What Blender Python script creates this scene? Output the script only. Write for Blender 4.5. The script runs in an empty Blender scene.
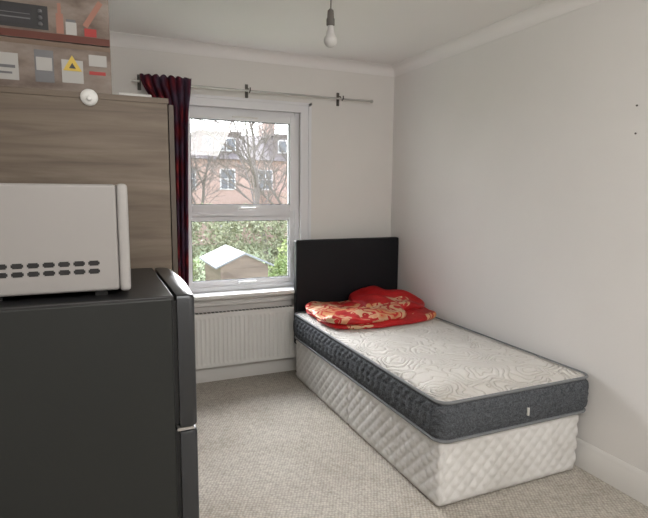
import bpy, bmesh, math, random
import numpy as np
from mathutils import Vector, Matrix
random.seed(7); rng=np.random.default_rng(5)
SC=bpy.context.scene
COL=SC.collection
# ------------------------------------------------------------------ helpers
def link(o,parent=None):
    COL.objects.link(o)
    if parent is not None: o.parent=parent
    return o
def empty(name):
    o=bpy.data.objects.new(name,None); o.empty_display_size=.1
    return link(o)
def from_bm(name,bm,mats,parent=None,smooth=False):
    me=bpy.data.meshes.new(name); bm.to_mesh(me); bm.free()
    for m in (mats if isinstance(mats,(list,tuple)) else [mats]): me.materials.append(m)
    if smooth:
        for p in me.polygons: p.use_smooth=True
    return link(bpy.data.objects.new(name,me),parent)
def from_data(name,vs,fs,mats,parent=None,smooth=False,mi=None):
    me=bpy.data.meshes.new(name); me.from_pydata([tuple(v) for v in vs],[],fs)
    for m in (mats if isinstance(mats,(list,tuple)) else [mats]): me.materials.append(m)
    if mi is not None: me.polygons.foreach_set('material_index',mi)
    if smooth: me.polygons.foreach_set('use_smooth',[True]*len(fs))
    me.update()
    return link(bpy.data.objects.new(name,me),parent)
def add_box(bm,x0,x1,y0,y1,z0,z1,mi=0):
    r=bmesh.ops.create_cube(bm,size=1)
    for v in r['verts']:
        v.co=Vector(((x0+x1)/2+v.co.x*(x1-x0),(y0+y1)/2+v.co.y*(y1-y0),(z0+z1)/2+v.co.z*(z1-z0)))
    fs=set()
    for v in r['verts']: fs.update(v.link_faces)
    for f in fs: f.material_index=mi
    return r['verts']
def box(name,x0,x1,y0,y1,z0,z1,mat,parent=None,bevel=0,seg=3):
    bm=bmesh.new(); add_box(bm,x0,x1,y0,y1,z0,z1)
    if bevel: bmesh.ops.bevel(bm,geom=bm.edges[:],offset=bevel,segments=seg,profile=.5,affect='EDGES')
    o=from_bm(name,bm,mat,parent,smooth=bool(bevel))
    if bevel:
        m=o.modifiers.new('wn','WEIGHTED_NORMAL'); m.keep_sharp=False
    return o
def boxes(name,lst,mat,parent=None):
    bm=bmesh.new()
    for b in lst: add_box(bm,*b)
    return from_bm(name,bm,mat,parent)
def tube(name,pts,r,mat,parent=None,cyclic=False,res=4):
    cu=bpy.data.curves.new(name,'CURVE'); cu.dimensions='3D'; cu.bevel_depth=r; cu.bevel_resolution=res; cu.use_fill_caps=True
    s=cu.splines.new('POLY'); s.points.add(len(pts)-1)
    for i,p in enumerate(pts): s.points[i].co=(*p,1)
    s.use_cyclic_u=cyclic
    cu.materials.append(mat)
    return link(bpy.data.objects.new(name,cu),parent)
def lathe(name,prof,loc,mat,parent=None,n=32,axis='Z'):
    vs=[];fs=[]
    for r,z in prof:
        for i in range(n):
            a=2*math.pi*i/n; p=(r*math.cos(a),r*math.sin(a),z)
            if axis=='Y': p=(p[0],p[2],p[1])
            if axis=='X': p=(p[2],p[0],p[1])
            vs.append((p[0]+loc[0],p[1]+loc[1],p[2]+loc[2]))
    for j in range(len(prof)-1):
        for i in range(n):
            k=(i+1)%n; fs.append((j*n+i,j*n+k,(j+1)*n+k,(j+1)*n+i))
    fs.append(tuple(range(n))[::-1]); fs.append(tuple((len(prof)-1)*n+i for i in range(n)))
    return from_data(name,vs,fs,mat,parent,smooth=True)
# ------------------------------------------------------------------ materials
def mat(name,col=(.5,.5,.5),rough=.6,metal=0,spec=.5,**kw):
    m=bpy.data.materials.new(name); m.use_nodes=True
    b=m.node_tree.nodes['Principled BSDF']
    b.inputs['Base Color'].default_value=(*col,1); b.inputs['Roughness'].default_value=rough
    b.inputs['Metallic'].default_value=metal; b.inputs['Specular IOR Level'].default_value=spec
    for k,v in kw.items(): b.inputs[k.replace('_',' ')].default_value=v
    return m
class N:
    def __init__(s,m): s.m=m; s.t=m.node_tree; s.b=s.t.nodes['Principled BSDF']
    def n(s,t,**kw):
        x=s.t.nodes.new(t)
        for k,v in kw.items():
            if k in x.inputs: x.inputs[k].default_value=v
            else: setattr(x,k,v)
        return x
    def l(s,a,b): s.t.links.new(a,b)
    def coord(s,scale=(1,1,1),rot=(0,0,0)):
        c=s.n('ShaderNodeTexCoord'); m=s.n('ShaderNodeMapping')
        m.inputs['Scale'].default_value=scale; m.inputs['Rotation'].default_value=rot
        s.l(c.outputs['Object'],m.inputs['Vector']); return m.outputs[0]
    def noise(s,vec,scale,detail=4,rough=.5,dist=0):
        x=s.n('ShaderNodeTexNoise'); x.inputs['Scale'].default_value=scale; x.inputs['Detail'].default_value=detail
        x.inputs['Roughness'].default_value=rough; x.inputs['Distortion'].default_value=dist
        s.l(vec,x.inputs['Vector']); return x
    def ramp(s,fac,stops,interp='LINEAR'):
        r=s.n('ShaderNodeValToRGB'); r.color_ramp.interpolation=interp
        e=r.color_ramp.elements
        while len(e)<len(stops): e.new(.5)
        for i,(p,c) in enumerate(stops):
            e[i].position=p; e[i].color=(*c,1)
        s.l(fac,r.inputs[0]); return r.outputs[0]
    def math(s,op,a,b=None):
        x=s.n('ShaderNodeMath',operation=op)
        for i,v in enumerate((a,b)):
            if v is None: continue
            if isinstance(v,(int,float)): x.inputs[i].default_value=v
            else: s.l(v,x.inputs[i])
        return x.outputs[0]
    def mix(s,f,a,b,bt='MIX'):
        x=s.n('ShaderNodeMixRGB',blend_type=bt)
        for i,v in enumerate((f,a,b)):
            if isinstance(v,(int,float)): x.inputs[i].default_value=v
            elif isinstance(v,tuple): x.inputs[i].default_value=(*v,1)
            else: s.l(v,x.inputs[i])
        return x.outputs[0]
    def bump(s,h,strength=.3,dist=.01):
        x=s.n('ShaderNodeBump'); x.inputs['Strength'].default_value=strength; x.inputs['Distance'].default_value=dist
        s.l(h,x.inputs['Height']); s.l(x.outputs[0],s.b.inputs['Normal'])
    def col(s,c): s.l(c,s.b.inputs['Base Color'])

def wall_mat(name,c,var=.05):
    m=mat(name,c,.85,spec=.2); n=N(m); v=n.coord()
    f=n.noise(v,1.3,4)
    d=tuple(x*(1-var) for x in c)
    n.col(n.ramp(f.outputs['Fac'],[(.3,d),(.7,c)]))
    g=n.noise(v,60,3); n.bump(g.outputs['Fac'],.12,.004)
    return m
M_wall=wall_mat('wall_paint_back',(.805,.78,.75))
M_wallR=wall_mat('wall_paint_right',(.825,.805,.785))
M_ceil=wall_mat('ceiling_paint',(.87,.85,.835),.02)
M_trim=mat('trim_gloss',(.74,.725,.70),.4)
M_upvc=mat('upvc_white',(.80,.80,.82),.35)
M_rad=mat('radiator_enamel',(.78,.77,.75),.4)
# carpet
M_carpet=mat('carpet_berber',(.5,.46,.4),.95,spec=.1); n=N(M_carpet)
v=n.coord(rot=(0,0,.5))
vo=n.n('ShaderNodeTexVoronoi'); vo.inputs['Scale'].default_value=66; vo.inputs['Randomness'].default_value=.35; n.l(v,vo.inputs['Vector'])
c1=n.ramp(vo.outputs['Distance'],[(.12,(.73,.685,.62)),(.72,(.44,.405,.355))])
st=n.noise(n.coord(),1.7,5,.6); c2=n.ramp(st.outputs['Fac'],[(.32,(.80,.78,.755)),(.62,(1,1,1))])
sp=n.noise(v,26,2); c3=n.ramp(sp.outputs['Fac'],[(.35,(.86,.86,.86)),(.6,(1.0,1.0,1.0))])
n.col(n.mix(1.0,n.mix(1.0,c1,c2,'MULTIPLY'),c3,'MULTIPLY'))
h=n.math('SUBTRACT',1.0,vo.outputs['Distance']); n.bump(h,.9,.008)
# wood laminate, horizontal grain
def wood(name,a,b,c,sc=(1.2,1.2,16),sc2=(.72,.70,.68)):
    m=mat(name,b,.5,spec=.35); n=N(m); v=n.coord(scale=sc)
    f=n.noise(v,1.7,7,.60,.5); g=n.noise(n.coord(scale=(1,1,3)),1.2,3)
    c1=n.ramp(f.outputs['Fac'],[(.28,a),(.5,b),(.72,c)])
    c2=n.ramp(g.outputs['Fac'],[(.35,sc2),(.65,(1,1,1))])
    n.col(n.mix(1.0,c1,c2,'MULTIPLY')); n.bump(f.outputs['Fac'],.08,.003); return m
M_wood=wood('oak_laminate',(.125,.097,.072),(.190,.150,.114),(.245,.20,.158),sc2=(.78,.76,.74))
M_woodedge=wood('oak_edge',(.10,.08,.065),(.13,.105,.085),(.16,.13,.105),(8,8,2))
M_fridge=mat('fridge_side_grey',(.024,.026,.025),.40,metal=.2,spec=.4); n=N(M_fridge)
f=n.noise(n.coord(),180,2); n.bump(f.outputs['Fac'],.06,.002)
f2=n.noise(n.coord(),2.5,3); n.l(n.ramp(f2.outputs['Fac'],[(.3,(.36,.36,.36)),(.7,(.5,.5,.5))]),n.b.inputs['Roughness'])
M_door=mat('fridge_door_grey',(.055,.058,.062),.28,metal=.6)
M_gasket=mat('gasket_dark',(.02,.02,.02),.7)
M_mw=mat('microwave_enamel',(.33,.315,.305),.4)
M_mwd=mat('microwave_bezel',(.38,.365,.355),.3)
M_black=mat('black_plastic',(.015,.015,.016),.4)
M_white=mat('white_plastic',(.8,.8,.78),.35)
# mattress
M_mtop=mat('mattress_knit',(.74,.72,.68),.85,spec=.15); n=N(M_mtop)
v=n.coord(); dn=n.noise(v,5,2)
vm=n.n('ShaderNodeVectorMath',operation='SCALE'); n.l(dn.outputs['Color'],vm.inputs[0]); vm.inputs['Scale'].default_value=.22
va=n.n('ShaderNodeVectorMath',operation='ADD'); n.l(v,va.inputs[0]); n.l(vm.outputs[0],va.inputs[1])
vo=n.n('ShaderNodeTexVoronoi'); vo.inputs['Scale'].default_value=4.6; n.l(va.outputs[0],vo.inputs['Vector'])
s=n.math('SINE',n.math('MULTIPLY',vo.outputs['Distance'],26)); s2=n.math('ABSOLUTE',s)
fine=n.noise(v,150,2)
hh=n.math('ADD',n.math('POWER',s2,.5),n.math('MULTIPLY',fine.outputs['Fac'],.25))
n.bump(hh,.75,.012)
n.col(n.ramp(s2,[(.0,(.59,.55,.50)),(.30,(.74,.715,.68))]))
M_mside=mat('mattress_grey_border',(.1,.11,.12),.85,spec=.15); n=N(M_mside)
f=n.noise(n.coord(scale=(1,1,1)),120,3,.7); n.col(n.ramp(f.outputs['Fac'],[(.35,(.050,.055,.062)),(.65,(.135,.145,.16))])); n.bump(f.outputs['Fac'],.4,.004)
M_mpipe=mat('mattress_tape',(.20,.21,.22),.8)
M_mpipel=mat('mattress_tape_light',(.62,.61,.58),.8)
M_divan=mat('divan_quilt',(.72,.70,.66),.6,spec=.3); n=N(M_divan)
f=n.noise(n.coord(),4,5,.6); n.col(n.ramp(f.outputs['Fac'],[(.3,(.64,.625,.60)),(.6,(.77,.76,.745))]))
g=n.noise(n.coord(),90,2); n.bump(g.outputs['Fac'],.15,.004)
M_leather=mat('black_faux_leather',(.006,.0065,.009),.5,spec=.28); n=N(M_leather)
vo=n.n('ShaderNodeTexVoronoi'); vo.inputs['Scale'].default_value=220; n.l(n.coord(),vo.inputs['Vector']); n.bump(vo.outputs['Distance'],.12,.002)
def duvet_mat(name,lo,seed):
    m=mat(name,(.5,.01,.01),.5,spec=.4); n=N(m)
    v=n.coord(); mp=n.n('ShaderNodeVectorMath',operation='ADD'); n.l(v,mp.inputs[0]); mp.inputs[1].default_value=(seed,seed*.7,0)
    dn=n.noise(mp.outputs[0],7,2)
    sc=n.n('ShaderNodeVectorMath',operation='SCALE'); n.l(dn.outputs['Color'],sc.inputs[0]); sc.inputs['Scale'].default_value=.30
    va=n.n('ShaderNodeVectorMath',operation='ADD'); n.l(mp.outputs[0],va.inputs[0]); n.l(sc.outputs[0],va.inputs[1])
    vo=n.n('ShaderNodeTexVoronoi'); vo.inputs['Scale'].default_value=4.5; n.l(va.outputs[0],vo.inputs['Vector'])
    ring=n.math('ABSOLUTE',n.math('SINE',n.math('MULTIPLY',vo.outputs['Distance'],13)))
    big=n.noise(mp.outputs[0],3.6,1)
    fl=n.math('MULTIPLY',n.math('GREATER_THAN',ring,.52),n.math('GREATER_THAN',big.outputs['Fac'],lo))
    red=n.ramp(n.noise(v,7,3).outputs['Fac'],[(.3,(.34,.004,.006)),(.7,(.56,.012,.014))])
    gold=n.ramp(vo.outputs['Distance'],[(.05,(.66,.36,.16)),(.28,(.60,.15,.05)),(.45,(.64,.42,.25))])
    n.col(n.mix(fl,red,gold)); g=n.noise(v,18,4,.6); n.bump(g.outputs['Fac'],.35,.02); return m
M_duvA=duvet_mat('duvet_floral',.42,2.0)
M_duvB=duvet_mat('duvet_red',.585,5.3)
M_curt=mat('curtain_print',(.05,.01,.02),.85,spec=.1); n=N(M_curt)
v=n.coord(scale=(1,1,.5)); vo=n.n('ShaderNodeTexVoronoi'); vo.inputs['Scale'].default_value=14; n.l(v,vo.inputs['Vector'])
n.col(n.ramp(vo.outputs['Distance'],[(.1,(.26,.032,.035)),(.3,(.15,.02,.028)),(.5,(.085,.02,.035)),(.75,(.08,.05,.08))]))
M_steel=mat('rod_metal',(.50,.49,.47),.35,metal=.6)
M_iron=mat('bracket_dark',(.10,.09,.08),.5)
M_bulb=mat('bulb_opal',(.60,.59,.575),.3)
M_hold=mat('lamp_holder_dark',(.13,.12,.11),.5)
# ------------------------------------------------------------------ room
XL=-2.72; YF=-5.0; H=2.52; T=.25
OX0,OX1,OZ0,OZ1=-1.80,-0.85,.70,2.10
boxes('wall_back',[(XL-T,OX0,0,T,-.1,H+.1),(OX1,T,0,T,-.1,H+.1),(OX0,OX1,0,T,-.1,OZ0),(OX0,OX1,0,T,OZ1,H+.1)],M_wall)
box('wall_right',0,T,YF-T,0,-.1,H+.1,M_wallR)
box('wall_left',XL-T,XL,YF-T,0,-.1,H+.1,M_wall)
box('wall_front',XL,0,YF-T,YF,-.1,H+.1,M_wall)
box('floor',XL,0,YF,0,-.1,0,M_carpet)
box('ceiling',XL,0,YF,0,H,H+.1,M_ceil)
def sweep(name,p0,p1,nrm,prof,zb,m):
    vs=[]
    for P in (p0,p1):
        for o,z in prof: vs.append((P[0]+nrm[0]*o,P[1]+nrm[1]*o,zb+z))
    k=len(prof); fs=[(i,(i+1)%k,k+(i+1)%k,k+i) for i in range(k)]+[tuple(range(k)),tuple(range(2*k-1,k-1,-1))]
    o=from_data(name,vs,fs,m,smooth=True)
    bm=bmesh.new(); bm.from_mesh(o.data); bmesh.ops.recalc_face_normals(bm,faces=bm.faces); bm.to_mesh(o.data); bm.free()
    o.data.set_sharp_from_angle(angle=math.radians(30))
r=.065; cov=[(0,-r-.008),(.005,-r-.008),(.005,-r-.004)]
for i in range(13):
    a=math.pi/2*i/12; cov.append((.005+r*(1-math.cos(a)),-r+r*math.sin(a)-.004))
cov+= [(r+.012,-.004),(r+.012,0),(0,0)]
sweep('trim_1',(XL,0),(0,0),(0,-1),cov,H,M_ceil); sweep('trim_2',(0,0),(0,YF),(-1,0),cov,H,M_ceil)
def skp(h): return [(0,0),(.018,0),(.018,h-.035),(.014,h-.028),(.014,h-.02),(.008,h-.006),(.004,h),(0,h)]
sweep('baseboard_back',(XL,0),(0,0),(0,-1),skp(.12),0,M_trim)
sweep('baseboard_right',(0,0),(0,YF),(-1,0),skp(.15),0,M_trim)
# ------------------------------------------------------------------ window
W=empty('window_1')
def frame(name,x0,x1,z0,z1,w,y0,y1,m,bev=.006,wb=None,wt=None):
    bm=bmesh.new(); wb=wb or w; wt=wt or w
    for b in [(x0,x0+w,y0,y1,z0,z1),(x1-w,x1,y0,y1,z0,z1),(x0+w,x1-w,y0,y1,z1-wt,z1),(x0+w,x1-w,y0,y1,z0,z0+wb)]: add_box(bm,*b)
    bmesh.ops.bevel(bm,geom=bm.edges[:],offset=bev,segments=2,affect='EDGES')
    return from_bm(name,bm,m,W)
frame('outer_frame',OX0,OX1,OZ0,OZ1,.045,.03,.10,M_upvc)
box('transom',OX0+.045,OX1-.045,.035,.10,1.275,1.335,M_upvc,W,.005)
frame('top_sash',-1.765,-.885,1.322,2.060,.052,.010,.075,M_upvc)
frame('lower_sash',-1.760,-.890,.740,1.290,.045,.035,.085,M_upvc,wt=.04)
frame('top_bead',-1.715,-.935,1.372,2.010,.007,.022,.04,M_gasket,.002)
frame('lower_bead',-1.717,-.933,.783,1.252,.007,.05,.06,M_gasket,.002)
G=bpy.data.materials.new('window_glass'); G.use_nodes=True; nt=G.node_tree; nt.nodes.clear()
o_=nt.nodes.new('ShaderNodeOutputMaterial'); tr=nt.nodes.new('ShaderNodeBsdfTransparent'); gl=nt.nodes.new('ShaderNodeBsdfGlossy'); mx=nt.nodes.new('ShaderNodeMixShader')
gl.inputs['Roughness'].default_value=.02; mx.inputs[0].default_value=.05
nt.links.new(tr.outputs[0],mx.inputs[1]); nt.links.new(gl.outputs[0],mx.inputs[2]); nt.links.new(mx.outputs[0],o_.inputs[0])
box('glass_top',-1.715,-.935,.048,.052,1.37,2.01,G,W)
box('glass_lower',-1.715,-.935,.060,.064,.785,1.25,G,W)
box('handle_base',-1.36,-1.24,-.004,.012,1.338,1.356,M_white,W,.004)
box('handle_lever',-1.34,-1.22,-.024,-.006,1.340,1.354,M_white,W,.004)
box('handle_lower',-1.36,-1.22,.010,.036,.755,.773,M_white,W,.005)
box('lock_strip',-1.40,-1.20,-.002,.011,2.027,2.039,M_trim,W,.002)
bm=bmesh.new()
for b in [(-.855,-.780,-.022,0,.70,2.165),(-1.865,-1.795,-.022,0,.70,2.165),(-1.795,-.855,-.022,0,2.095,2.165)]: add_box(bm,*b)
for b in [(-.795,-.772,-.034,-.020,.70,2.17),(-1.87,-1.85,-.034,-.020,.70,2.17),(-1.87,-.772,-.034,-.020,2.15,2.17)]: add_box(bm,*b)
from_bm('architrave',bm,M_upvc,W)
box('sill_board',-1.90,-.75,-.125,.03,.672,.702,M_trim,W,.008)
box('sill_apron',-1.87,-.78,-.03,0,.60,.672,M_trim,W,.004)
boxes('outer_sill',[(-1.80,-.85,.10,.32,.66,.705)],M_trim,W)
# ------------------------------------------------------------------ radiator
R_=empty('radiator')
x0,x1,z0,z1=-1.98,-.88,.14,.550
vs=[];fs=[]; nx=400; zs=[z0,z0+.02,z0+.04,z1-.04,z1-.02,z1]; am=[0,0,1,1,0,0]
for j,z in enumerate(zs):
    for i in range(nx+1):
        x=x0+(x1-x0)*i/nx; t=((x-x0)/.0335)%1
        d=.005*am[j]*(1 if .18<t<.72 else 0)
        vs.append((x,-.10+ d,z))
for j in range(len(zs)-1):
    for i in range(nx):
        a=j*(nx+1)+i; fs.append((a,a+1,a+nx+2,a+nx+1))
from_data('front_panel',vs,fs,M_rad,R_)
box('back_panel',x0,x1,-.085,-.045,z0,z1,M_rad,R_,.004)
box('top_grille',x0-.003,x1+.003,-.104,-.040,z1-.004,z1+.012,M_rad,R_,.003)
box('side_cap',x1-.002,x1+.004,-.104,-.040,z0,z1+.01,M_rad,R_,.001)
boxes('grille_slots',[(x0+.02+i*.03,x0+.04+i*.03,-.09,-.055,z1+.011,z1+.0135) for i in range(34)],M_black,R_)
boxes('wall_brackets',[(-1.75,-1.71,-.05,0,.2,.5),(-1.12,-1.08,-.05,0,.2,.5)],M_rad,R_)
tube('pipe',[(-.860,-.07,.0),(-.860,-.07,.17),(-.885,-.07,.17)],.009,M_rad,R_)
# ------------------------------------------------------------------ curtain rod + curtain
CR=empty('curtain_rod'); zr=2.215; yr=-.085
tube('rod',[(-2.11,yr,zr),(-.272,yr,zr)],.0075,M_steel,CR)
lathe('finial',[(.0085,0),(.013,.004),(.013,.02),(.004,.026)],(-.274,yr,zr),M_steel,CR,axis='X')
for i,x in enumerate((-2.055,-1.29,-.53)):
    box('bracket_plate_%d'%i,x-.012,x+.012,-.008,0,zr-.045,zr+.060,M_iron,CR,.003)
    tube('bracket_arm_%d'%i,[(x,0,zr+.03),(x,-.05,zr+.022),(x,yr,zr-.012),(x,yr-.022,zr-.002),(x,yr-.02,zr+.02)],.005,M_iron,CR)
vs=[];fs=[];nu,nz=160,50
for j in range(nz+1):
    t=j/nz; z=2.26-t*1.72
    k=min(1,max(0,(t-.0)/.16)); k=k*k*(3-2*k)
    xa=-2.06+.11*k; xb=-1.72-.020*k-.040*t
    for i in range(nu+1):
        u=i/nu
        w=math.sin(u*2*math.pi*6+.6*math.sin(t*4))
        y=yr-.012+ .030*w*(.75+.25*math.sin(t*9+u*5)) -.004
        if t<.06: y=yr-.006+.016*w
        vs.append((xa+(xb-xa)*(u+.012*math.sin(u*40)),y-.02,z+.006*math.sin(u*44)*(t<.02)))
for j in range(nz):
    for i in range(nu):
        a=j*(nu+1)+i; fs.append((a,a+1,a+nu+2,a+nu+1))
cu=from_data('curtain',vs,fs,M_curt,None,True)
sm=cu.modifiers.new('s','SOLIDIFY'); sm.thickness=.002
# ------------------------------------------------------------------ pendant bulb
P=empty('pendant_bulb'); px,py=-1.352,-1.67
lathe('ceiling_rose',[(.045,0),(.045,-.012),(.03,-.028),(.008,-.034)],(px,py,H),M_white,P)
tube('flex',[(px,py,H-.03),(px+.001,py,2.30)],.0032,M_hold,P)
lathe('lamp_holder',[(.006,.075),(.014,.066),(.016,.035),(.019,.03),(.019,.004),(.015,0)],(px,py,2.235),M_hold,P)
prof=[(.0135,.105),(.0145,.085),(.019,.072)]
for i in range(13):
    a=math.radians(50-i*140/12*1.0); prof.append((max(.0005,.031*math.cos(a)),.033+.031*math.sin(a)*1.0+ .003))
lathe('bulb',prof,(px,py,2.135),M_bulb,P)
# ------------------------------------------------------------------ bed
B=empty('divan_bed')
def perim(x0,x1,y0,y1,r,step):
    pts=[];S=0
    segs=[((x0+r,y0),(x1-r,y0)),((x1-r,y0+r),-90),((x1,y0+r),(x1,y1-r)),((x1-r,y1-r),0),((x1-r,y1),(x0+r,y1)),((x0+r,y1-r),90),((x0,y1-r),(x0,y0+r)),((x0+r,y0+r),180)]
    for a,b in segs:
        if isinstance(b,tuple):
            L=math.dist(a,b); k=max(1,int(L/step)); d=((b[0]-a[0])/L,(b[1]-a[1])/L); nn=(d[1],-d[0])
            for i in range(k): pts.append((a[0]+d[0]*L*i/k,a[1]+d[1]*L*i/k,*nn,S+L*i/k))
            S+=L
        else:
            L=r*math.pi/2; k=8
            for i in range(k):
                q=math.radians(b+90*i/k); pts.append((a[0]+r*math.cos(q),a[1]+r*math.sin(q),math.cos(q),math.sin(q),S+L*i/k))
            S+=L
    return pts
def slab(name,x0,x1,y0,y1,z0,z1,r,nz,off,crown,mats,parent,step=.012):
    P=perim(x0,x1,y0,y1,r,step); n=len(P); vs=[];fs=[];mi=[]
    for j in range(nz+1):
        t=j/nz
        for p in P:
            o=off(p[4],t,z0+(z1-z0)*t); vs.append((p[0]+p[2]*o,p[1]+p[3]*o,z0+(z1-z0)*t))
    for j in range(nz):
        for i in range(n):
            k=(i+1)%n; fs.append((j*n+i,j*n+k,(j+1)*n+k,(j+1)*n+i)); mi.append(0)
    cx,cy=(x0+x1)/2,(y0+y1)/2; K=14; base=nz*n
    for q in range(1,K+1):
        s=1-(q/K)**.6*(.999) if q<K else .001
        for p in P:
            vs.append((cx+(p[0]-cx)*s,cy+(p[1]-cy)*s,z1+crown*(1-s**8)))
        for i in range(n):
            k=(i+1)%n; a=base; b=len(vs)-n; fs.append((a+i,a+k,b+k,b+i)); mi.append(1)
        base=len(vs)-n
    fs.append(tuple(range(n))[::-1]); mi.append(0)
    return from_data(name,vs,fs,mats,parent,True,mi),P
def divan_off(s,t,z):
    a=(s/.075+z/.075)%1; b=(s/.075-z/.075)%1
    d=min(a,1-a,b,1-b)*.075
    o=.009*(1-math.exp(-(d/.011)**2))
    if t<.04 or t>.96: o=0
    return o
bx0,bx1,by0,by1=-.960,-.068,-2.085,-.195
ym=-1.13
slab('base_foot_half',bx0,bx1,by0,ym-.003,.012,.335,.02,30,divan_off,.0,[M_divan,M_divan],B,.010)
slab('base_head_half',bx0,bx1,ym+.003,by1,.012,.335,.02,30,divan_off,.0,[M_divan,M_divan],B,.010)
boxes('glides',[(x,x+.05,y,y+.05,0,.014) for x in (bx0+.05,bx1-.1) for y in (by0+.05,ym-.1,ym+.05,by1-.1)],M_black,B)
def m_off(s,t,z):
    P_=.125
    zc=.5+.34*math.sin(2*math.pi*s/P_)
    zc2=.5-.34*math.sin(2*math.pi*s/P_)
    d=min(abs(t-zc)*.19,abs(t-zc2)*.19, abs(t-.08)*.19, abs(t-.92)*.19)
    return .010*math.sin(math.pi*min(1,max(0,t)))+.012*(1-math.exp(-(d/.010)**2))
mx0,mx1,my0,my1=-.978,-.030,-2.105,-.195
mo,PP=slab('mattress',mx0,mx1,my0,my1,.342,.530,.055,26,m_off,.022,[M_mside,M_mtop],B)
for nm,z,mm in (('piping_top',.531,M_mpipe),('piping_bottom',.345,M_mpipe)):
    tube(nm,[(p[0]+p[2]*.006,p[1]+p[3]*.006,z) for p in PP],.0075,mm,B,True)
box('side_tag',-.480,-.468,my0-.028,my0-.018,.400,.440,M_mpipel,B,.002)
box('headboard',-.948,-.012,-.165,-.100,.26,1.10,M_leather,B,.014,4)
boxes('headboard_struts',[(-.75,-.69,-.10,-.085,.1,.6),(-.27,-.21,-.10,-.085,.1,.6)],M_black,B)
# ------------------------------------------------------------------ duvet
D=empty('folded_duvet')
def blob(name,cx,cy,ax,ay,rot,zb,hf,m,seed,ex=2.6,nr=46,na=190,fa=1.0):
    r0=random.Random(seed); ph=[r0.uniform(0,6.28) for _ in range(10)]
    vs=[];fs=[]
    def pos(rr,a):
        R=(abs(math.cos(a))**ex+abs(math.sin(a))**ex)**(-1/ex)
        R*=1+.022*math.sin(3*a+ph[0])+.018*math.sin(5*a+ph[1])+.012*math.sin(11*a+ph[2])
        return ax*R*rr*math.cos(a),ay*R*rr*math.sin(a)
    c,s=math.cos(rot),math.sin(rot)
    for j in range(nr+1):
        q=j/nr
        if q<.72: rr=q/.72*.93; lift=1-.10*(rr)**4
        else:
            b=(q-.72)/.28*math.pi
            rr=.93+.07*math.sin(b); lift=.45+.45*math.cos(b)
        for i in range(na):
            a=2*math.pi*i/na; x,y=pos(rr,a)
            h=hf(x/ax,y/ay)
            fold=fa*(.013*math.sin(16*x+9*y+ph[3]+1.5*math.sin(7*y+ph[4]))+.010*math.sin(-11*x+21*y+ph[5]+1.2*math.sin(9*x))+.006*math.sin(34*x+ph[6]+2*math.sin(12*y)))
            z=zb+h*max(0,lift)+fold*(lift if lift>0 else 0)
            vs.append((cx+x*c-y*s,cy+x*s+y*c,max(zb,z)))
    for j in range(nr):
        for i in range(na):
            k=(i+1)%na; fs.append((j*na+i,j*na+k,(j+1)*na+k,(j+1)*na+i))
    fs.append(tuple(range(nr*na,(nr+1)*na)))
    return from_data(name,vs,fs,m,D,True)
zt=.5535
blob('lower_fold',-.505,-.56,.448,.365,-.02,zt,lambda u,v:.045+.010*u,M_duvB,3,4.2,fa=.5)
blob('upper_fold',-.635,-.56,.325,.345,-.08,zt+.034,lambda u,v:.042-.012*v+.015*u,M_duvA,21,4.2,fa=.8)
blob('pillow_end',-.300,-.46,.268,.270,.04,zt+.040,lambda u,v:.095-.03*u*u-.02*v*v+.028*v,M_duvB,8,3.0,fa=.9)
# ------------------------------------------------------------------ wardrobe
WD=empty('wardrobe'); wx0,wx1,wy0,wy1,wz=-2.70,-2.122,-1.95,-.95,1.812
box('side_panel_near',wx0,wx1,wy0,wy0+.018,0,wz-.02,M_wood,WD,.001,1)
box('side_panel_far',wx0,wx1,wy1-.018,wy1,0,wz-.02,M_wood,WD,.001,1)
box('top_panel',wx0,wx1+.004,wy0-.002,wy1,wz-.02,wz,M_wood,WD,.001,1)
box('bottom_panel',wx0,wx1,wy0+.018,wy1-.018,.06,.078,M_wood,WD)
box('back_panel',wx0,wx0+.006,wy0+.018,wy1-.018,0,wz-.02,M_woodedge,WD)
box('plinth',wx1-.03,wx1-.012,wy0+.018,wy1-.018,0,.06,M_wood,WD)
box('door_near',wx1+.003,wx1+.021,wy0-.001,(wy0+wy1)/2-.002,.06,wz-.022,M_woodedge,WD,.001,1)
box('door_far',wx1+.003,wx1+.021,(wy0+wy1)/2+.002,wy1,.06,wz-.022,M_woodedge,WD,.001,1)
for i,s in enumerate((-1,1)):
    yy=(wy0+wy1)/2+s*.04
    tube('handle_%d'%i,[(wx1+.02,yy,.95),(wx1+.045,yy,.95),(wx1+.045,yy,1.12),(wx1+.02,yy,1.12)],.005,M_steel,WD)
HK=empty('adhesive_hook')
lathe('disc',[(.001,-.016),(.014,-.015),(.024,-.010),(.028,-.004),(.028,0)],(-2.380,-1.9525,1.795),M_white,HK,axis='Y')
lathe('peg',[(.004,-.026),(.008,-.025),(.008,-.012)],(-2.380,-1.9525,1.79),M_white,HK,axis='Y')
PA=empty('paper_stack')
box('sheet_1',-2.285,-2.15,-1.82,-1.60,wz,wz+.012,mat('paper_a',(.60,.58,.54),.8),PA)
box('sheet_2',-2.280,-2.16,-1.80,-1.62,wz+.012,wz+.034,mat('paper_b',(.64,.63,.61),.8),PA,.003)
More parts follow.
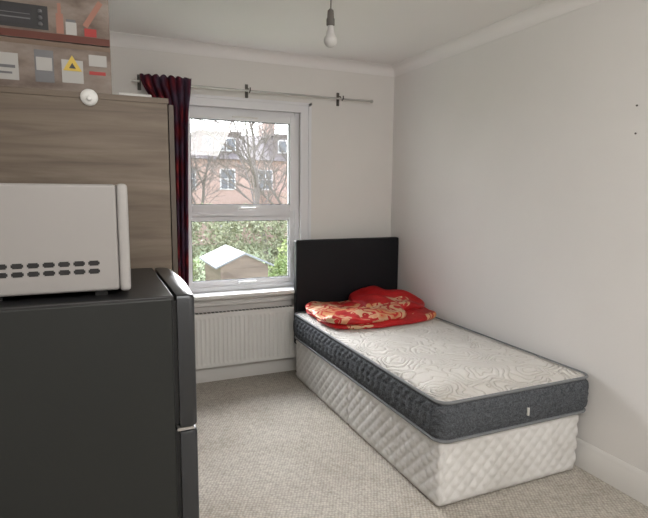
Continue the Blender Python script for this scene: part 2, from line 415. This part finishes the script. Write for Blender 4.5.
# ------------------------------------------------------------------ boxes on wardrobe
card=mat('cardboard_print',(.40,.33,.28),.7); n=N(card); f=n.noise(n.coord(scale=(1,1,2)),6,5,.6)
n.col(n.ramp(f.outputs['Fac'],[(.3,(.13,.09,.07)),(.5,(.25,.20,.17)),(.7,(.36,.31,.27))]))
kraft=mat('kraft_cardboard',(.22,.16,.12),.8)
shelfp=mat('print_redbrown',(.13,.035,.022),.6); redp=mat('print_red',(.40,.025,.02),.5); yel=mat('print_yellow',(.70,.50,.08),.5)
whp=mat('print_white',(.50,.49,.47),.6); grp=mat('print_grey',(.16,.16,.17),.4); pinkp=mat('print_pink',(.40,.19,.14),.6); glp=mat('print_oven_glass',(.05,.05,.055),.15)
BX=empty('appliance_box')
bx_y=-1.80; e=.0012; bxr=-2.300
box('carton',-2.69,bxr,bx_y,-1.40,2.005,2.38,card,BX,.003)
def dec(nm,xa,xb,za,zb_,m,d=1,par=BX,y=bx_y,bev=0): return box(nm,xa,xb,y-e*d,y+.0005,za,zb_,m,par,bev)
dec('counter_print',-2.688,bxr-.002,2.006,2.030,shelfp)
dec('oven_body_print',-2.68,-2.500,2.038,2.118,M_black,1)
dec('oven_window_print',-2.672,-2.550,2.048,2.104,glp,2)
dec('oven_rack_print',-2.668,-2.555,2.068,2.072,grp,3)
dec('oven_rack_print_b',-2.668,-2.555,2.084,2.086,grp,3)
for i in range(3): lathe('knob_print_%d'%i,[(.007,-.004),(.007,0)],(-2.524,bx_y-e*2,2.056+i*.021),grp,BX,16,'Y')
dec('logo_print',-2.61,-2.50,2.145,2.168,redp)
dec('text_print',-2.60,-2.51,2.152,2.160,whp,2)
dec('bottle_print_1',-2.475,-2.452,2.032,2.10,pinkp,1)
dec('bottle_neck_print',-2.469,-2.458,2.10,2.135,pinkp,1)
dec('jar_print',-2.445,-2.41,2.032,2.075,whp)
dec('jar_lid_print',-2.443,-2.412,2.075,2.084,grp)
dec('tomato_print',-2.385,-2.345,2.032,2.06,redp)
bm=bmesh.new(); vv=[bm.verts.new((x,bx_y-e*1.5,z)) for x,z in ((-2.39,2.07),(-2.375,2.06),(-2.32,2.15),(-2.335,2.16))]; bm.faces.new(vv); from_bm('baguette_print',bm,pinkp,BX)
BY=empty('cardboard_box')
box('carton',-2.69,bxr,bx_y,-1.38,wz,2.003,card,BY,.003)
def dec2(nm,xa,xb,za,zb_,m,d=1): return box(nm,xa,xb,bx_y-e*d,bx_y+.0005,za,zb_,m,BY)
dec2('tape_band',-2.688,bxr-.002,1.985,2.000,kraft)
dec2('white_label',-2.665,-2.60,1.86,1.95,whp); dec2('label_text',-2.658,-2.61,1.90,1.91,grp,2); dec2('label_text_b',-2.658,-2.62,1.88,1.887,grp,2)
dec2('grey_panel',-2.55,-2.49,1.86,1.97,grp); dec2('pic_panel',-2.545,-2.495,1.90,1.945,whp,2)
dec2('sticker',-2.465,-2.395,1.865,1.945,whp)
bm=bmesh.new()
def tri(bm,cx_,cz_,s,y,mi=0):
    vv=[bm.verts.new((cx_+s*math.sin(a),y,cz_+s*math.cos(a))) for a in (0,2.094,4.189)]; f=bm.faces.new(vv); f.material_index=mi
tri(bm,-2.430,1.925,.036,bx_y-.0026); from_bm('warning_triangle',bm,yel,BY)
bm=bmesh.new(); tri(bm,-2.430,1.922,.013,bx_y-.0036); from_bm('warning_symbol',bm,M_black,BY)
dec2('red_strip',-2.375,-2.32,1.90,1.912,redp); dec2('print_text',-2.375,-2.315,1.93,1.97,whp)
# ------------------------------------------------------------------ fridge
FR=empty('fridge_freezer'); fx0,fx1,fy0,fy1,ft=-2.69,-2.202,-2.55,-2.0,1.20
box('cabinet',fx0,fx1,fy0,fy1,.03,ft,M_fridge,FR,.006)
box('top_cover',fx0,fx1+.004,fy0+.002,fy1,ft-.012,ft+.006,M_black,FR,.004)
box('gasket_upper',fx1,fx1+.012,fy0+.012,fy1-.012,.842,ft-.01,M_gasket,FR)
box('gasket_lower',fx1,fx1+.012,fy0+.012,fy1-.012,.045,.826,M_gasket,FR)
def door(name,z0,z1):
    pr=[]; X0=fx1+.012; X1=fx1+.060; r=.018
    pr.append((X0,fy0)); 
    for i in range(7):
        a=-math.pi/2+math.pi/2*i/6; pr.append((X1-r+r*math.cos(a),fy0+r+r*math.sin(a)))
    for i in range(1,12):
        t=i/12; pr.append((X1+.012*math.sin(math.pi*t),fy0+r+(fy1-fy0-2*r)*t))
    for i in range(7):
        a=math.pi/2*i/6; pr.append((X1-r+r*math.cos(a),fy1-r+r*math.sin(a)))
    pr.append((X0,fy1))
    k=len(pr); vs=[];rings=[(z0,.006),(z0+.002,.002),(z0+.006,0),(z1-.010,0),(z1-.003,.003),(z1,.010)]
    cy_=(fy0+fy1)/2
    for z,ins in rings:
        for x,y in pr: vs.append((x-ins*(x>X0+.001),y+(ins if y<cy_ else -ins),z))
    fs=[]
    for j in range(len(rings)-1):
        for i in range(k): m_=(i+1)%k; fs.append((j*k+i,j*k+m_,(j+1)*k+m_,(j+1)*k+i))
    fs.append(tuple(range(k))[::-1]); fs.append(tuple((len(rings)-1)*k+i for i in range(k)))
    o=from_data(name,vs,fs,M_door,FR); 
    for p in o.data.polygons: p.use_smooth=len(p.vertices)==4
    o.data.set_sharp_from_angle(angle=math.radians(35))
door('door_upper',.833,1.206); door('door_lower',.04,.823)
box('mid_hinge',fx1+.005,fx1+.05,fy0+.004,fy0+.05,.824,.832,M_steel,FR)
boxes('feet',[(fx0+.03,fx0+.07,fy0+.03,fy0+.07,0,.032),(fx1-.07,fx1-.03,fy0+.03,fy0+.07,0,.032),(fx0+.03,fx0+.07,fy1-.07,fy1-.03,0,.032),(fx1-.07,fx1-.03,fy1-.07,fy1-.03,0,.032)],M_black,FR)
boxes('grip_recess',[(fx1+.052,fx1+.0605,fy0+.03,fy0+.05,.86,1.05),(fx1+.052,fx1+.0605,fy0+.03,fy0+.05,.55,.80)],M_gasket,FR)
# ------------------------------------------------------------------ microwave
MW=empty('microwave'); ax0,ax1,ay0,ay1,az0,az1=-2.66,-2.328,-2.50,-2.04,1.222,1.498
box('casing',ax0,ax1,ay0,ay1,az0,az1,M_mw,MW,.008)
box('front_bezel',ax1+.001,ax1+.028,ay0-.003,ay1+.003,az0-.004,az1+.002,M_mwd,MW,.010)
box('door_window',ax1+.026,ax1+.030,ay0+.03,ay1-.13,az0+.04,az1-.04,M_black,MW,.002)
box('control_panel',ax1+.026,ax1+.030,ay1-.11,ay1-.01,az0+.02,az1-.02,M_mwd,MW,.002)
for i,z in enumerate((1.30,1.41)): lathe('knob_%d'%i,[(.02,0),(.02,.012),(.017,.016)],(ax1+.030,ay1-.06,z),M_white,MW,axis='X')
vl=[]
for r_ in range(2):
    for i in range(8):
        xa=-2.643+i*.0345; vl.append((xa,xa+.027,ay0-.0008,ay0+.002,1.290-.021*r_,1.303-.021*r_))
bm=bmesh.new()
for b in vl: add_box(bm,*b)
bmesh.ops.bevel(bm,geom=[e_ for e_ in bm.edges if abs(e_.verts[0].co.y-e_.verts[1].co.y)>.001],offset=.003,segments=2,affect='EDGES')
from_bm('side_vents',bm,M_black,MW)
boxes('feet',[(x,x+.03,y,y+.03,1.2065,az0+.002) for x in (ax0+.03,ax1-.06) for y in (ay0+.03,ay1-.06)],M_black,MW)
# ------------------------------------------------------------------ wall marks
NM=empty('wall_nail')
lathe('head_1',[(.0045,0),(.0045,-.004),(.002,-.006)],(0,-2.22,1.90),M_iron,NM,12,'X'); 
lathe('head_2',[(.0045,0),(.0045,-.004),(.002,-.006)],(0,-2.225,1.77),M_iron,NM,12,'X')
# ------------------------------------------------------------------ exterior
GZ=-2.7
M_lawn=mat('lawn_grass',(.15,.3,.06),.9); n=N(M_lawn); f=n.noise(n.coord(),1.5,6,.7); n.col(n.ramp(f.outputs['Fac'],[(.3,(.10,.13,.06)),(.7,(.18,.22,.11))]))
box('garden_lawn',-40,60,.6,90,GZ-.1,GZ,M_lawn)
M_brick=mat('brick_wall_outside',(.35,.15,.1),.85); n=N(M_brick)
br=n.n('ShaderNodeTexBrick'); br.inputs['Scale'].default_value=3.0; br.inputs['Color1'].default_value=(.30,.19,.155,1); br.inputs['Color2'].default_value=(.24,.15,.12,1); br.inputs['Mortar'].default_value=(.36,.31,.28,1)
n.l(n.coord(rot=(math.pi/2,0,0)),br.inputs['Vector']); n.col(br.outputs['Color'])
M_slate=mat('roof_slate',(.20,.19,.20),.7); n=N(M_slate); f=n.noise(n.coord(scale=(1,1,4)),3,4); n.col(n.ramp(f.outputs['Fac'],[(.3,(.075,.06,.06)),(.7,(.13,.105,.10))]))
M_darkgl=mat('house_glass',(.06,.07,.085),.1)
M_extw=mat('painted_white_outside',(.45,.45,.45),.6)
TH=empty('terraced_houses')
hy=36; hz=3.9
box('brick_body',-10,27,hy,hy+8,GZ+.005,hz,M_brick,TH)
bm=bmesh.new()
vv=[bm.verts.new(c) for c in ((-10.3,hy-.4,hz-.1),(27.3,hy-.4,hz-.1),(27.3,hy+4,hz+2.2),(-10.3,hy+4,hz+2.2),(27.3,hy+8.4,hz-.1),(-10.3,hy+8.4,hz-.1))]
for q in ((0,1,2,3),(3,2,4,5),(0,3,5),(1,4,2),(0,5,4,1)): bm.faces.new([vv[i] for i in q])
from_bm('roof',bm,M_slate,TH)
fr=[];gl_=[];dm=[];dr=[]
for i in range(12):
    hx=-9+i*3.0
    for wz0 in (-1.6,1.5):
        fr.append((hx+.5,hx+1.7,hy-.08,hy,wz0,wz0+1.6)); gl_+= [(hx+.6,hx+1.06,hy-.12,hy-.07,wz0+.1,wz0+.78),(hx+1.14,hx+1.6,hy-.12,hy-.07,wz0+.1,wz0+.78),(hx+.6,hx+1.06,hy-.12,hy-.07,wz0+.86,wz0+1.5),(hx+1.14,hx+1.6,hy-.12,hy-.07,wz0+.86,wz0+1.5)]
    if i%2==1:
        dm.append((hx-1.0,hx+2.2,hy+.6,hy+4,hz,hz+1.9)); dr.append((hx-1.2,hx+2.4,hy+.4,hy+4,hz+1.9,hz+2.05))
        for k in range(3): fr.append((hx-.65+k*.9,hx+.1+k*.9,hy+.52,hy+.6,hz+.55,hz+1.6)); gl_.append((hx-.57+k*.9,hx+.02+k*.9,hy+.48,hy+.53,hz+.65,hz+1.5))
boxes('window_frames',fr,M_extw,TH); boxes('window_panes',gl_,M_darkgl,TH); boxes('dormers',dm,M_slate,TH); boxes('dormer_roofs',dr,M_slate,TH)
boxes('chimneys',[(-6,-5,hy+3.3,hy+4.7,hz+1.7,hz+3.4),(11.0,12.0,hy+3.3,hy+4.7,hz+1.7,hz+3.2),(20,21,hy+3.3,hy+4.7,hz+1.7,hz+3.4)],M_brick,TH)
boxes('rear_extensions',[(-3,1.2,hy-5,hy,GZ+.005,1.2),(9.8,14,hy-5,hy,GZ+.005,1.4)],M_brick,TH)
# shed
SH=empty('garden_shed'); M_felt=mat('shed_roof_felt',(.13,.14,.155),.7); M_shedw=wood('shed_boards',(.08,.055,.045),(.12,.09,.07),(.17,.13,.10),(.5,.5,9))
sx0,sx1,sy0,sy1=.15,1.45,7.8,9.8; ez,rz=-.29,.0
box('shed_body',sx0+.08,sx1-.08,sy0+.08,sy1-.08,GZ+.005,ez,M_shedw,SH)
bm=bmesh.new(); xm=(sx0+sx1)/2
th=.04
def roofside(xa,za,xb,zb_):
    vv=[bm.verts.new(c) for c in ((xa,sy0,za),(xb,sy0,zb_),(xb,sy1,zb_),(xa,sy1,za),(xa,sy0,za+th),(xb,sy0,zb_+th),(xb,sy1,zb_+th),(xa,sy1,za+th))]
    for q in ((0,1,2,3),(7,6,5,4),(0,4,5,1),(1,5,6,2),(2,6,7,3),(3,7,4,0)): bm.faces.new([vv[i] for i in q])
roofside(sx0-.05,ez-.02,xm,rz); roofside(xm,rz,sx1+.05,ez-.02)
from_bm('roof',bm,M_felt,SH)
bm=bmesh.new(); 
vv=[bm.verts.new(c) for c in ((sx0+.08,sy0+.08,ez),(sx1-.08,sy0+.08,ez),(xm,sy0+.08,rz),(sx0+.08,sy1-.08,ez),(sx1-.08,sy1-.08,ez),(xm,sy1-.08,rz))]
for q in ((0,1,2),(3,5,4)): bm.faces.new([vv[i] for i in q])
from_bm('gables',bm,M_shedw,SH)
def leafy(name,blobs,nl,size,c1,c2,seed):
    m=mat(name+'_leaf',c1,.8); nn=N(m); f=nn.noise(nn.coord(),2.6,4,.7); nn.col(nn.ramp(f.outputs['Fac'],[(.3,c1),(.7,c2)]))
    g=np.random.default_rng(seed); V=[];F=[];base=0
    for (x,y,z,rx,ry,rz_) in blobs:
        d=g.normal(size=(nl,3)); d/=np.linalg.norm(d,axis=1)[:,None]; r=g.uniform(.45,1.05,nl)**.5
        bumpy=1+.18*np.sin(d[:,0]*7+x)+.15*np.sin(d[:,2]*9+y)
        p=np.array([x,y,z])+d*np.array([rx,ry,rz_])*(r*bumpy)[:,None]
        p[:,2]=np.maximum(p[:,2],GZ+.12+g.uniform(0,.5,nl))
        a=g.normal(size=(nl,3)); a/=np.linalg.norm(a,axis=1)[:,None]; b=np.cross(a,g.normal(size=(nl,3))); b/=np.linalg.norm(b,axis=1)[:,None]
        s=g.uniform(.5,1.2,nl)[:,None]*size
        q=np.stack([p-a*s,p-b*s*.5,p+a*s,p+b*s*.5],1)
        V.append(q.reshape(-1,3)); F+= [(base+4*i,base+4*i+1,base+4*i+2,base+4*i+3) for i in range(nl)]; base+=4*nl
    return from_data(name,np.concatenate(V).tolist(),F,m)
leafy('garden_hedge',[(-1.5,13.2,-.9,1.8,.9,2.0),(.9,14,-1.0,1.6,1.0,1.9),(3.0,15,-.9,1.5,1.0,1.9),(5.4,15.5,-1.0,1.6,1.0,1.9)],6500,.075,(.11,.125,.06),(.27,.275,.17),3)
leafy('flowering_shrub',[(2.9,10.6,-1.3,.8,.55,1.1),(-.7,10.6,-1.0,.9,.55,1.3)],4200,.06,(.12,.18,.05),(.30,.33,.14),4)
M_bark=mat('tree_bark',(.10,.085,.075),.9)
def tree(name,base,h,seed,depth=6,spread=.55,r0_=.15):
    r0=random.Random(seed); V=[];F=[]
    def seg(p,q,ra,rb):
        d=(q-p).normalized(); u=d.orthogonal().normalized(); w=d.cross(u); b=len(V)
        for P_,r in ((p,ra),(q,rb)):
            for k in range(4):
                a=k*math.pi/2; c=P_+u*r*math.cos(a)+w*r*math.sin(a); c.z=max(c.z,GZ+.01); V.append(tuple(c))
        for k in range(4): F.append((b+k,b+(k+1)%4,b+4+(k+1)%4,b+4+k))
    def grow(p,d,L,r,lv):
        q=p
        for s_ in range(3):
            d=(d+Vector((r0.gauss(0,.13),r0.gauss(0,.13),r0.gauss(.03,.08)))).normalized()
            n_=q+d*L/3; seg(q,n_,r*(1-.12*s_),r*(1-.12*(s_+1))); q=n_
            if lv<depth and s_>=(0 if lv>0 else 1):
                sd=Vector((r0.gauss(0,1),r0.gauss(0,1),r0.gauss(.3,.5))).normalized()
                grow(q,(d*(1-spread)+sd*spread).normalized(),L*r0.uniform(.55,.78),max(.009,r*.52),lv+1)
        if lv<depth: grow(q,d,L*.75,max(.009,r*.68),lv+1)
    grow(Vector(base),Vector((0,0,1)),h,r0_,0)
    return from_data(name,V,F,M_bark)
tree('bare_tree',(4.9,18.6,GZ+.02),3.5,11,5); tree('bare_tree.001',(9.5,27,GZ+.02),3.3,5,5); tree('bare_tree.002',(2.0,25.0,GZ+.02),3.0,23,5)
# ------------------------------------------------------------------ lighting
w=bpy.data.worlds.new('World'); SC.world=w; w.use_nodes=True; nt=w.node_tree
bg=nt.nodes['Background']; tc=nt.nodes.new('ShaderNodeTexCoord'); sx=nt.nodes.new('ShaderNodeSeparateXYZ'); rp=nt.nodes.new('ShaderNodeValToRGB')
nt.links.new(tc.outputs['Generated'],sx.inputs[0]); nt.links.new(sx.outputs['Z'],rp.inputs[0]); nt.links.new(rp.outputs[0],bg.inputs[0])
rp.color_ramp.elements[0].color=(1,1,1,1); rp.color_ramp.elements[1].color=(.66,.80,1,1); rp.color_ramp.elements[1].position=.9
bg.inputs[1].default_value=6.5
def light(name,typ,loc,direction,energy,col,**kw):
    l=bpy.data.lights.new(name,typ); l.energy=energy; l.color=col
    for k,v in kw.items(): setattr(l,k,v)
    o=bpy.data.objects.new(name,l); o.location=loc
    o.rotation_euler=Vector(direction).to_track_quat('-Z','Y').to_euler(); link(o)
light('hazy_sun','SUN',(0,10,12),(-.04,-1,-.72),17.0,(1,.985,.965),angle=math.radians(60))
light('interior_fill','AREA',(-1.4,-4.2,2.42),(.15,.75,-1),64,(1,.975,.94),shape='RECTANGLE',size=2.2,size_y=1.2)  # unseen soft fill added behind the camera to brighten the interior, no real fitting
# ------------------------------------------------------------------ camera
cx,cy,cz,ya,pi_,ro,f_=-2.382,-3.956,1.486,math.radians(23.78),math.radians(7.446),math.radians(.486),521.37
F=Vector((math.sin(ya)*math.cos(pi_),math.cos(ya)*math.cos(pi_),-math.sin(pi_)))
R=Vector((math.cos(ya),-math.sin(ya),0)); U=R.cross(F)
R2=R*math.cos(ro)+U*math.sin(ro); U2=-R*math.sin(ro)+U*math.cos(ro)
mw=Matrix(((R2.x,U2.x,-F.x,cx),(R2.y,U2.y,-F.y,cy),(R2.z,U2.z,-F.z,cz),(0,0,0,1)))
cd=bpy.data.cameras.new('camera'); cd.sensor_width=36; cd.sensor_fit='HORIZONTAL'; cd.lens=f_/648*36; cd.clip_start=.05; cd.clip_end=300
co=bpy.data.objects.new('camera',cd); link(co); co.matrix_world=mw; SC.camera=co
SC.view_settings.view_transform='Standard'; SC.view_settings.look='None'; SC.view_settings.exposure=0
